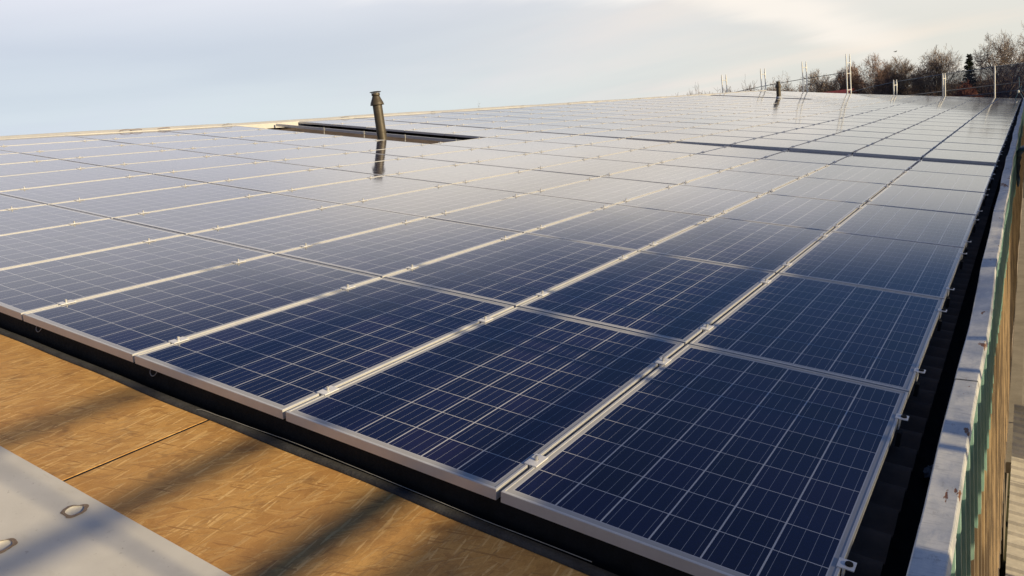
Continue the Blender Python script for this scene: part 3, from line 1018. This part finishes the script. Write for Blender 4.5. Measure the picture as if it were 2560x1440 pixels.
M_ROPE = simple('dark_rope', (0.16, 0.16, 0.16), 0.8, 0, 0.2, 20)
rail_between('guard_rope', spline([(-15.9, 48.62, 2.33), (-13.7, 48.62, 2.50), (-11.3, 48.62, 2.60), (-8.6, 48.62, 2.65), (-8.45, 48.62, 2.65)], 4), 0.020, 'upper dark rope sloping across the four tall pole pairs', 'rope', M_ROPE, 'ropes between the poles')
rail_between('guard_rope', [(-10.86, 48.62, 2.24), (-8.45, 48.62, 2.25)], 0.012, 'lower thin rope left of the tallest pole pair', 'rope', M_ROPE, 'ropes between the poles')
rail_between('scaffold_rail', [(-8.5, 49.3, 0.88), (2.0, 49.3, 0.88)], 0.026, 'upper scaffold rail behind the dark net', 'rail', M_STEEL, 'scaffold rails behind the net')
rail_between('scaffold_rail', [(-8.5, 49.32, 0.46), (2.0, 49.32, 0.46)], 0.026, 'lower scaffold rail behind the dark net', 'rail', M_STEEL, 'scaffold rails behind the net')

# debris net
mn, T, b = material('blue_black_netting')
tc = T.n('ShaderNodeTexCoord').outputs['Object']
x, y, z = T.xyz(tc)
dens = T.smooth(T.noise(tc, 1.6, 4, 0.6), 0.3, 0.7, -0.08, 0.08)
right = T.smooth(x, -4.5, 0.6, 0.0, 0.36)
topf = T.smooth(T.noise(T.mapping(tc, scale=(1.2, 1, 5)), 1.0, 3, 0.5), 0.55, 0.8, 0.0, -0.1)
cover = T.m('ADD', T.m('ADD', T.m('ADD', 0.38, dens), right), topf, clamp=True)
T.put(b.inputs['Base Color'], T.mix(T.smooth(x, -5.0, 0.5), (0.022, 0.026, 0.034), (0.014, 0.03, 0.075)))
b.inputs['Roughness'].default_value = 0.8
tr = T.n('ShaderNodeBsdfTransparent')
ms = T.n('ShaderNodeMixShader')
T.put(ms.inputs[0], cover)
mn.node_tree.links.new(tr.outputs[0], ms.inputs[1])
mn.node_tree.links.new(b.outputs[0], ms.inputs[2])
mn.node_tree.links.new(ms.outputs[0], mn.node_tree.nodes['Material Output'].inputs[0])
net = MB()
tops = [(-9.2, 1.35), (-8.5, 1.47), (-7.4, 1.62), (-6.19, 1.73), (-5.0, 1.77), (-3.71, 1.81), (-2.5, 1.83), (-1.25, 1.86), (0.1, 1.85), (1.6, 1.86)]
NXN, NZN = 60, 8
for i in range(NXN + 1):
    xx = -9.2 + 10.8 * i / NXN
    tz = interp(xx, [t[0] for t in tops], [t[1] for t in tops])
    for j in range(NZN + 1):
        zz = -3.5 + (tz + 3.5) * j / NZN
        yy = 49.0 + 0.07 * math.sin(xx * 2.6 + zz) + 0.04 * math.sin(xx * 6.1 + zz * 2)
        net.v.append((xx, yy, zz))
net.f = [(i * (NZN + 1) + j, (i + 1) * (NZN + 1) + j, (i + 1) * (NZN + 1) + j + 1, i * (NZN + 1) + j + 1) for i in range(NXN) for j in range(NZN)]
net.mi = [0] * len(net.f)
no = empty('debris_net')
tag(no, 'dark see-through debris net hung behind the far scaffold poles', 'net')
net.build('netting', mn, no, smooth=True)
ed = MB()
ed.tube([(t[0], 49.0 + 0.07 * math.sin(t[0] * 2.6 + t[1]), t[1] + 0.01) for t in tops], 0.018, 6)
ed.build('edge_cord', simple('net_cord', (0.20, 0.24, 0.30), 0.8, 0, 0.2, 20), no)

M_BLUE = simple('blue_sheeting', (0.02, 0.06, 0.14), 0.6, 0, 0.4, 12, 0.4, 30)
bs = MB()
bpts = spline([(2.02, 13.4, 1.25), (1.45, 13.7, 0.90), (0.95, 14.0, 0.62), (0.66, 14.2, 0.30), (0.40, 14.5, 0.05), (0.27, 14.9, -0.06), (0.235, 15.2, -0.20), (0.225, 15.5, -0.45), (0.225, 15.7, -0.8)], 4)
bs.tube(bpts, [0.03 + 0.03 * math.sin(math.pi * i / (len(bpts) - 1)) - 0.008 * (i % 3) for i in range(len(bpts))], 10)
bo_ = bs.build('twisted_sheeting', M_BLUE, smooth=True)
tag(bo_, 'dark blue twisted sheeting pulled over the coping at the right edge', 'sheeting')
kn = empty('net_tie', loc=(-0.14, 47.75, 0.42))
tag(kn, 'white knotted tie with dangling blue cords at the gutter end', 'tie')
k1 = MB()
k1.lathe([(0.001, -0.09), (0.04, -0.06), (0.055, 0.0), (0.04, 0.06), (0.001, 0.09)], 10)
k1.build('knot', simple('white_tie', (0.75, 0.75, 0.72), 0.7, 0, 0.1, 20), kn, smooth=True)
k2 = MB()
for e in ((-0.2, 0.0, -0.42), (0.22, 0.1, -0.40), (0.14, 0, 0.28), (0.45, 0.1, 0.02), (0.02, 0.1, 0.75)):
    k2.tube(spline([(0, 0, 0), (e[0] * 0.5 + 0.03, e[1] * 0.5, e[2] * 0.5), e], 4), 0.014, 6)
k2.build('cords', simple('blue_cord', (0.05, 0.14, 0.22), 0.7, 0, 0.2, 20), kn)

# ------------------------------------------------------------------ scaffold along the eave (stands right of and behind the photographer)
dk = empty('scaffold_walkway')
tag(dk, 'scaffold walkway with planks and guard boards along the gutter side', 'scaffold')
d1 = MB()
for i in range(5):
    d1.cbox(0.47 + i * 0.300, 0.765 + i * 0.300, -6, 30, -0.16, -0.115, 0.004)
d1.build('plank_deck', M_BOARD, dk)


def shade_z(xs_, zr, x0=1.95):
    """height of an edge at x0 whose shadow falls at roof position xs_ on the plane zr"""
    sr = ROOF.inverted().to_3x3() @ sun_dir
    t = sr.z / sr.x
    q0 = Vector((xs_, 0, zr))
    # march along the sun ray in roof space until world x equals x0
    a = ROOF @ q0
    return a.z + (x0 - a.x) * sun_dir.z / sun_dir.x


ZB = -0.13
def mesh_material(name, lo, hi):
    m_, T, b = material(name)
    tr = T.n('ShaderNodeBsdfTransparent')
    ms = T.n('ShaderNodeMixShader')
    tcm = T.n('ShaderNodeTexCoord').outputs['Object']
    T.put(ms.inputs[0], T.smooth(T.noise(T.mapping(tcm, scale=(1, 0.8, 0.5)), 2.6, 4, 0.6), 0.35, 0.65, lo, hi))
    b.inputs['Base Color'].default_value = (0.03, 0.06, 0.12, 1)
    b.inputs['Roughness'].default_value = 0.8
    m_.node_tree.links.new(tr.outputs[0], ms.inputs[1])
    m_.node_tree.links.new(b.outputs[0], ms.inputs[2])
    m_.node_tree.links.new(ms.outputs[0], m_.node_tree.nodes['Material Output'].inputs[0])
    return m_


mm = mesh_material('walkway_mesh', 0.40, 0.85)
M_SHEET = mesh_material('dense_mesh_sheet', 0.58, 0.64)   # two layers are crossed by every ray
t = MB()
for k_ in range(37):                                       # unseen tall net added outside the walkway to shade far frames and wall
    y0, y1 = 10.0 + k_, 11.0 + k_
    o0, o1 = 0.02 * math.sin(y0 * 2), 0.02 * math.sin(y1 * 2)
    t.add([(2.08 + o0, y0, -3.6), (2.08 + o1, y1, -3.6), (2.08 - o1, y1, 2.75), (2.08 - o0, y0, 2.75)], [(0, 1, 2, 3)])
t.build('shade_net', mesh_material('shade_net_mesh', 0.70, 0.85), dk)
for (xa, xb, nm) in ((-0.21, -1.17, 'guard_sheet'), (-1.33, -1.50, 'toe_board')):
    t = MB()
    t.cbox(1.935, 1.965, -6, 47, shade_z(xa, ZB), shade_z(xb, ZB), 0.004)
    t.build(nm, M_SHEET if nm == 'guard_sheet' else M_BOARD, dk)
t = MB()
for k_ in range(60):
    y0, y1 = -6 + k_ * 0.5, -5.5 + k_ * 0.5
    o0, o1 = 0.012 * math.sin(y0 * 3), 0.012 * math.sin(y1 * 3)
    t.add([(1.98 + o0, y0, shade_z(0.10, ZB)), (1.98 + o1, y1, shade_z(0.10, ZB)), (1.98 - o1, y1, shade_z(-0.20, ZB)), (1.98 - o0, y0, shade_z(-0.20, ZB))], [(0, 1, 2, 3)])
t.build('safety_mesh', mm, dk)
for (ya, yb) in ((-3.0, 0.42), (1.30, 1.42), (2.55, 2.63), (4.4, 4.7)):  # unseen board pieces added to throw shade on parts of the coping
    t = MB()
    t.cbox(1.905, 1.930, ya, yb, shade_z(0.10, ZB), shade_z(-0.20, ZB), 0.004)
    t.build('shade_board', M_BOARD, dk)
for xs_ in (-2.10, -2.92):
    zc = shade_z(xs_, ZB)
    t = MB()
    t.box(1.935, 1.965, -6, 20, zc - 0.026, zc + 0.026)
    t.build('guard_rail', M_STEEL, dk)
for yy in (-3.2, -0.75, 1.15, 1.30, 2.05, 4.6, 6.9, 9.2, 11.8, 14.2):
    t = MB()
    t.tube([(2.02, yy, -6.5), (2.02, yy, 2.4)], 0.012 if yy == -0.75 else 0.028, 10)
    t.build('upright', M_STEEL, dk)

# ------------------------------------------------------------------ lean-to roof below on the right
M_CREAM = simple('cream_ribbed_sheet', (0.55, 0.52, 0.46), 0.6, 0, 0.2, 3, 0.1, 30)
lt = empty('lean_to')
tag(lt, 'low lean-to with cream ribbed roof far below the gutter', 'shed')
l1 = MB()
y = -2.0
prof = []
while y < 11.9:
    prof += [(y, 0.0), (y + 0.16, 0.0), (y + 0.18, 0.035), (y + 0.22, 0.035), (y + 0.24, 0.0)]
    y += 0.26
for (y, o) in prof:
    for (x, z) in ((0.23, -3.85), (2.0, -4.15), (4.5, -4.6)):
        l1.v.append((x, y, z + o))
l1.f = [(j * 3 + i, j * 3 + i + 1, (j + 1) * 3 + i + 1, (j + 1) * 3 + i) for j in range(len(prof) - 1) for i in range(2)]
l1.mi = [0] * len(l1.f)
l1.build('roof', M_CREAM, lt)
l2 = MB()
l2.box(0.3, 4.4, -1.9, 11.8, -6.6, -4.72)
l2.build('wall', M_RENDER, lt)
l3 = MB()
l3.add([(0.25, -1.9, -4.72), (4.4, -1.9, -4.72), (4.4, -1.9, -4.62), (0.25, -1.9, -3.90), (0.25, 11.8, -4.72), (4.4, 11.8, -4.72), (4.4, 11.8, -4.62), (0.25, 11.8, -3.90)], [(0, 1, 2, 3), (7, 6, 5, 4)])
l3.build('gable', M_RENDER, lt)
cb = MB()
cb.box(0.10, 0.32, 12.4, 46, -5.2, -5.0)
cb.box(0.32, 2.6, 12.4, 46, -5.25, -5.08)
co_ = empty('flat_canopy')
tag(co_, 'flat grey canopy low on the wall beyond the lean-to', 'canopy')
cb.build('slab', M_RENDER, co_)
for yy in (13, 20, 27, 34, 41):
    t = MB()
    t.box(2.3, 2.5, yy, yy + 0.2, -6.6, -5.26)
    t.build('post', M_RENDER, co_)

# ------------------------------------------------------------------ red-roofed barn beyond
bn = empty('red_barn', loc=(-17.0, 80, 0))
tag(bn, 'small barn with red roof showing just above the far roof edge', 'barn')
t = MB()
t.add([(-5.5, 0, 1.05), (2.7, 0, 1.05), (2.7, 3.5, 1.95), (-5.5, 3.5, 1.95), (-5.5, 7, 1.05), (2.7, 7, 1.05), (-5.5, 0, 0.95), (2.7, 0, 0.95), (-5.5, 7, 0.95), (2.7, 7, 0.95)],
      [(0, 1, 2, 3), (3, 2, 5, 4), (0, 6, 7, 1), (4, 5, 9, 8)])
t.build('roof', simple('red_tiles', (0.22, 0.035, 0.03), 0.7, 0, 0.3, 3, 0.2, 20), bn)
t = MB()
t.box(-5.3, 2.5, 0.2, 6.8, -6.2, 0.96)
t.build('wall', M_RENDER, bn)
t = MB()
t.box(-5.5, 2.75, -0.08, -0.003, 0.93, 1.08)
t.build('eave_board', M_WHITE, bn)

# ------------------------------------------------------------------ trees
M_BARK = simple('winter_bark', (0.19, 0.14, 0.105), 0.9, 0, 0.35, 1.5)
M_TWIG = simple('winter_twigs', (0.31, 0.245, 0.20), 0.9, 0, 0.35, 0.8)
M_TWIG_R = simple('reddish_twigs', (0.33, 0.225, 0.175), 0.9, 0, 0.3, 1.2)
M_TWIG_P = simple('pale_twigs', (0.19, 0.145, 0.115), 0.9, 0, 0.3, 0.8)


def bare_tree(x, y, ztop, width, label, seed, twig=None, trunk_r=0.28, dense=1.0, stems=1, fan=1.0, name='bare_tree', fork=0.28, twig_r=0.0125, cat='tree', group='bare trees beyond the roof'):
    q = random.Random(seed)
    zb = ground_h(x, y) - 0.2
    H = ztop - zb
    root = empty(name, loc=(x, y, zb))
    tag(root, label, cat, group)
    wood, tw = MB(), MB()
    cz = H * 0.62
    rx_, rz_ = width / 2, H * 0.40

    def inside(p):
        return (p.x / rx_) ** 2 + (p.y / rx_) ** 2 + ((p.z - cz) / rz_) ** 2

    def branch(p, d, L, r, lev):
        n = 4 if lev < 3 else 3
        pts = [p.copy()]
        dd = d.copy()
        for i in range(n):
            j = Vector((q.gauss(0, 1), q.gauss(0, 1), q.gauss(0, 1))) * (0.17 if lev < 3 else 0.26)
            dd = (dd + j + Vector((0, 0, 0.07 if lev > 0 else 0.0))).normalized()
            pts.append(pts[-1] + dd * (L / n))
        rads = [r * (1 - 0.45 * i / n) for i in range(n + 1)]
        if lev <= 2:
            wood.tube(pts, rads, 6 if lev == 0 else 5, 0, False)
        else:
            tw.tube(pts, [max(twig_r, a) for a in rads], 3, 0, False)
        if lev >= 5:
            return
        nk = {0: 8, 1: 6, 2: 5, 3: 5, 4: 4}[lev]
        nk = max(2, int(round(nk * dense + q.uniform(-0.8, 0.8))))
        for k_ in range(nk):
            t = (k_ + q.uniform(0.3, 1.0)) / nk
            t = (fork + (1 - fork) * t) if lev == 0 else (0.25 + 0.75 * t)
            f = min(t, 0.999) * n
            i = int(f)
            bp = pts[i].lerp(pts[i + 1], f - i)
            ax = Vector((q.gauss(0, 1), q.gauss(0, 1), q.gauss(0, 0.5)))
            ax = (ax - dd * ax.dot(dd))
            if ax.length < 0.1:
                continue
            ax.normalize()
            ang = q.uniform(0.45, 0.95) * fan if lev < 2 else q.uniform(0.4, 0.95)
            nd = (dd * math.cos(ang) + ax * math.sin(ang)).normalized()
            if lev < 2:
                nd.z = abs(nd.z) * 0.8 + 0.2
                nd.normalize()
            # length limited by the crown outline
            LL = L * q.uniform(0.55, 0.78) if lev > 0 else L * q.uniform(0.5, 0.75)
            e = bp + nd * LL
            s_ = inside(e)
            if s_ > 1.0:
                LL *= max(0.35, 1.0 / math.sqrt(s_))
            if LL < 0.12:
                continue
            branch(bp, nd, LL, r * (1 - 0.45 * t) * q.uniform(0.45, 0.65), lev + 1)

    for s_ in range(stems):
        a = 2 * math.pi * s_ / stems + q.uniform(0, 1)
        lean = 0.0 if stems == 1 else 0.22
        d0 = Vector((math.cos(a) * lean, math.sin(a) * lean, 1)).normalized()
        branch(Vector((math.cos(a) * 0.3, math.sin(a) * 0.3, 0)) if stems > 1 else Vector((0, 0, 0)), d0, H * 0.62, trunk_r, 0)
    # root flare keeps the trunk readable from the ground
    wood.lathe([(trunk_r * 1.5, -0.1), (trunk_r * 1.1, 0.3), (trunk_r * 0.98, 0.8)], 8)
    wood.build('trunk', M_BARK, root)
    # fit the twigs to the wanted height and width
    tw.build('crown', twig or M_TWIG, root)
    zmax = sorted(v[2] for v in tw.v)[int(len(tw.v) * 0.992)]
    xw = sorted(abs(v[0]) for v in tw.v)[int(len(tw.v) * 0.985)]
    root.scale = (width / 2 / xw, width / 2 / xw, H / zmax)
    return root


TREES = [
    (-39.6, 110, 4.85, 4.6, 'pale scrubby treetop on the left end of the tree line', 11, dict(twig=M_TWIG_P, dense=0.8, trunk_r=0.15)),
    (-34.3, 112, 4.6, 5.0, 'pale treetop between the two leftmost scaffold pole pairs', 12, dict(twig=M_TWIG_P, dense=0.8, trunk_r=0.15)),
    (-30.6, 112, 4.2, 4.0, 'low brown treetop behind the second pole pair', 13, dict(twig=M_TWIG, dense=0.8, trunk_r=0.15)),
    (-27.6, 110, 4.35, 4.6, 'bushy brown treetop left of the small dark chimney', 14, dict(twig=M_TWIG, trunk_r=0.2)),
    (-23.1, 108, 4.8, 5.4, 'gnarled bare oak just right of the small dark chimney', 15, dict(twig=M_TWIG, trunk_r=0.28)),
    (-19.9, 112, 5.0, 4.6, 'reddish bare tree behind the tallest pole pair', 16, dict(twig=M_TWIG_R, trunk_r=0.2, dense=1.15)),
    (-17.0, 110, 5.5, 6.0, 'broad reddish brown bare tree right of the tallest poles', 17, dict(twig=M_TWIG_R, trunk_r=0.28, dense=1.2)),
    (-13.9, 111, 4.95, 5.0, 'rounded bare tree above the shortest poles', 18, dict(twig=M_TWIG, trunk_r=0.26, dense=1.15)),
    (-11.3, 112, 3.0, 2.2, 'thin low bare tree in the dip of the tree line', 19, dict(twig=M_TWIG_P, dense=0.8, trunk_r=0.12)),
    (-8.95, 109, 5.25, 6.0, 'fan shaped bare tree left of the dark conifer', 20, dict(twig=M_TWIG, trunk_r=0.24, stems=3, fan=0.8, dense=0.82, twig_r=0.012)),
    (-1.55, 106, 6.0, 7.6, 'largest bare oak with open twisted branches at the right edge', 21, dict(twig=M_TWIG, trunk_r=0.34, dense=1.0, fork=0.42, fan=1.25)),
    (2.8, 109, 5.2, 5.0, 'bare oak cut by the right edge of the photo', 22, dict(twig=M_TWIG, trunk_r=0.3, dense=0.85)),
    (-79.2, 110, 7.75, 2.6, 'tiny pale treetop poking over the ridge right of the chimney', 23, dict(twig=M_TWIG_P, dense=0.6, trunk_r=0.12)),
    (-86.0, 112, 7.35, 1.4, 'tiniest treetop poking over the ridge nearest the front chimney', 24, dict(twig=M_TWIG_P, dense=0.5, trunk_r=0.1)),
]
for (x, y, zt, w, lab, sd_, kw) in TREES:
    bare_tree(x, y, zt, w, lab, sd_, **kw)
bare_tree(-5.6, 100, 0.62, 2.9, 'low rounded rust coloured bush seen through the net', 31, twig=simple('rust_twigs', (0.30, 0.12, 0.07), 0.9, 0, 0.3, 1.5), trunk_r=0.08, stems=6, dense=1.1, name='rust_bush', cat='bush', group='bushes beyond the net', fork=0.1, twig_r=0.02)


def conifer(x, y, ztop, width, label, seed):
    q = random.Random(seed)
    zb = ground_h(x, y) - 0.2
    H = ztop - zb
    root = empty('conifer', loc=(x, y, zb))
    tag(root, label, 'tree')
    t = MB()
    t.tube([(0, 0, -0.2), (0.05, 0, H * 0.5), (0, 0.03, H * 0.97)], [0.24, 0.14, 0.02], 8)
    t.build('trunk', M_BARK, root)
    c_ = MB()
    z = H * 0.12
    while z < H * 0.985:
        f = 1 - z / H
        rr = width / 2 * (f * 1.9) ** 0.75 * q.uniform(0.8, 1.1)
        rr = min(rr, width * 0.75)
        nb = 7
        a0 = q.uniform(0, 6.28)
        for k_ in range(nb):
            a = a0 + 2 * math.pi * k_ / nb + q.uniform(-0.3, 0.3)
            L = rr * q.uniform(0.65, 1.15) + 0.08
            tip = Vector((math.cos(a) * L, math.sin(a) * L, z + q.uniform(0.05, 0.4) - 0.15 * L))
            b0 = Vector((0, 0, z))
            ns = 9
            for s_ in range(ns):
                p = b0.lerp(tip, (s_ + 1) / ns)
                for e in range(4):
                    dv = Vector((q.gauss(0, 1), q.gauss(0, 1), q.gauss(0.3, 0.7))).normalized() * q.uniform(0.12, 0.26)
                    sd2 = Vector((q.gauss(0, 1), q.gauss(0, 1), q.gauss(0, 1))).normalized() * 0.05
                    c_.add([p - sd2, p + sd2, p + dv], [(0, 1, 2)])
        z += 0.16
    for k_ in range(3):
        a = k_ * 2.1
        b0 = Vector((0.18 * math.cos(a), 0.18 * math.sin(a), H * 0.93))
        for s_ in range(14):
            p = b0 + Vector((0, 0, H * 0.075 * s_ / 14))
            dv = Vector((q.gauss(0, 1), q.gauss(0, 1), 0.9)).normalized() * 0.16
            sd2 = Vector((q.gauss(0, 1), q.gauss(0, 1), 0)).normalized() * 0.04
            c_.add([p - sd2, p + sd2, p + dv], [(0, 1, 2)])
    c_.build('crown', simple('conifer_needles', (0.028, 0.040, 0.018), 0.8, 0, 0.4, 2.5), root)


conifer(-5.78, 109, 4.2, 2.5, 'dark green conifer standing among the bare trees', 41)

# brown wood behind the net: one far mass of scrub
q = random.Random(77)
wd = MB()
for i in range(3600):
    x = q.uniform(-46, 14)
    y = q.uniform(113, 128)
    zb = ground_h(x, y)
    zt = interp(x, (-47, -43, -39, -37, -31, -27, -22, -17, -13, -10.5, -7, -3, 14), (4.2, 4.8, 4.2, 4.5, 3.7, 4.2, 4.1, 4.1, 3.1, 2.2, 2.4, 2.6, 3.0)) + q.gauss(0, 0.35)
    h = (zt - zb) * q.uniform(0.5, 1.0)
    p = Vector((x, y, zb))
    d = Vector((q.gauss(0, 0.12), q.gauss(0, 0.1), 1)).normalized()
    pts = [p, p + d * h * 0.5, p + (d + Vector((q.gauss(0, 0.1), 0, 0))) * h]
    wd.tube(pts, [0.05, 0.035, 0.012], 3, 0, False)
    for k_ in range(9):
        f = q.uniform(0.25, 0.95)
        b0 = pts[0].lerp(pts[2], f)
        e = b0 + Vector((q.gauss(0, 0.5), q.gauss(0, 0.4), q.uniform(0.2, 0.9))) * h * 0.16
        wd.tube([b0, e], [0.022, 0.012], 3, 0, False)
wo_ = wd.build('scrub_wood', simple('scrub_twigs', (0.25, 0.175, 0.135), 0.9, 0, 0.45, 0.25))
tag(wo_, 'brown leafless scrub wood behind the trees and the net', 'wood', kind='stuff')

# a bird high over the trees
br = MB()
prof = [(-0.16, 0.006), (-0.12, 0.022), (-0.03, 0.045), (0.06, 0.04), (0.11, 0.028), (0.15, 0.026), (0.18, 0.006)]
vs_, N = [], 8
for (px, pr) in prof:
    for i in range(N):
        a = 2 * math.pi * i / N
        vs_.append((px, pr * math.cos(a), pr * math.sin(a)))
br.add(vs_, [(j * N + i, j * N + (i + 1) % N, (j + 1) * N + (i + 1) % N, (j + 1) * N + i) for j in range(len(prof) - 1) for i in range(N)])
for s_ in (-1, 1):
    br.add([(0.06, 0.03 * s_, 0.02), (-0.05, 0.03 * s_, 0.02), (-0.04, 0.30 * s_, 0.10), (0.05, 0.30 * s_, 0.11), (-0.10, 0.55 * s_, 0.04), (-0.03, 0.55 * s_, 0.045)], [(0, 1, 2, 3), (3, 2, 4, 5)])
br.add([(-0.14, 0.012, 0), (-0.14, -0.012, 0), (-0.27, -0.05, 0.005), (-0.27, 0.05, 0.005)], [(0, 1, 2, 3)])
bd = br.build('bird', simple('dark_feathers', (0.05, 0.045, 0.045), 0.8, 0, 0.2, 10), matrix=Matrix.Translation((-13.86, 110, 6.0)) @ Matrix.Rotation(0.5, 4, 'Z'))
tag(bd, 'tiny dark bird flying above the trees', 'bird')
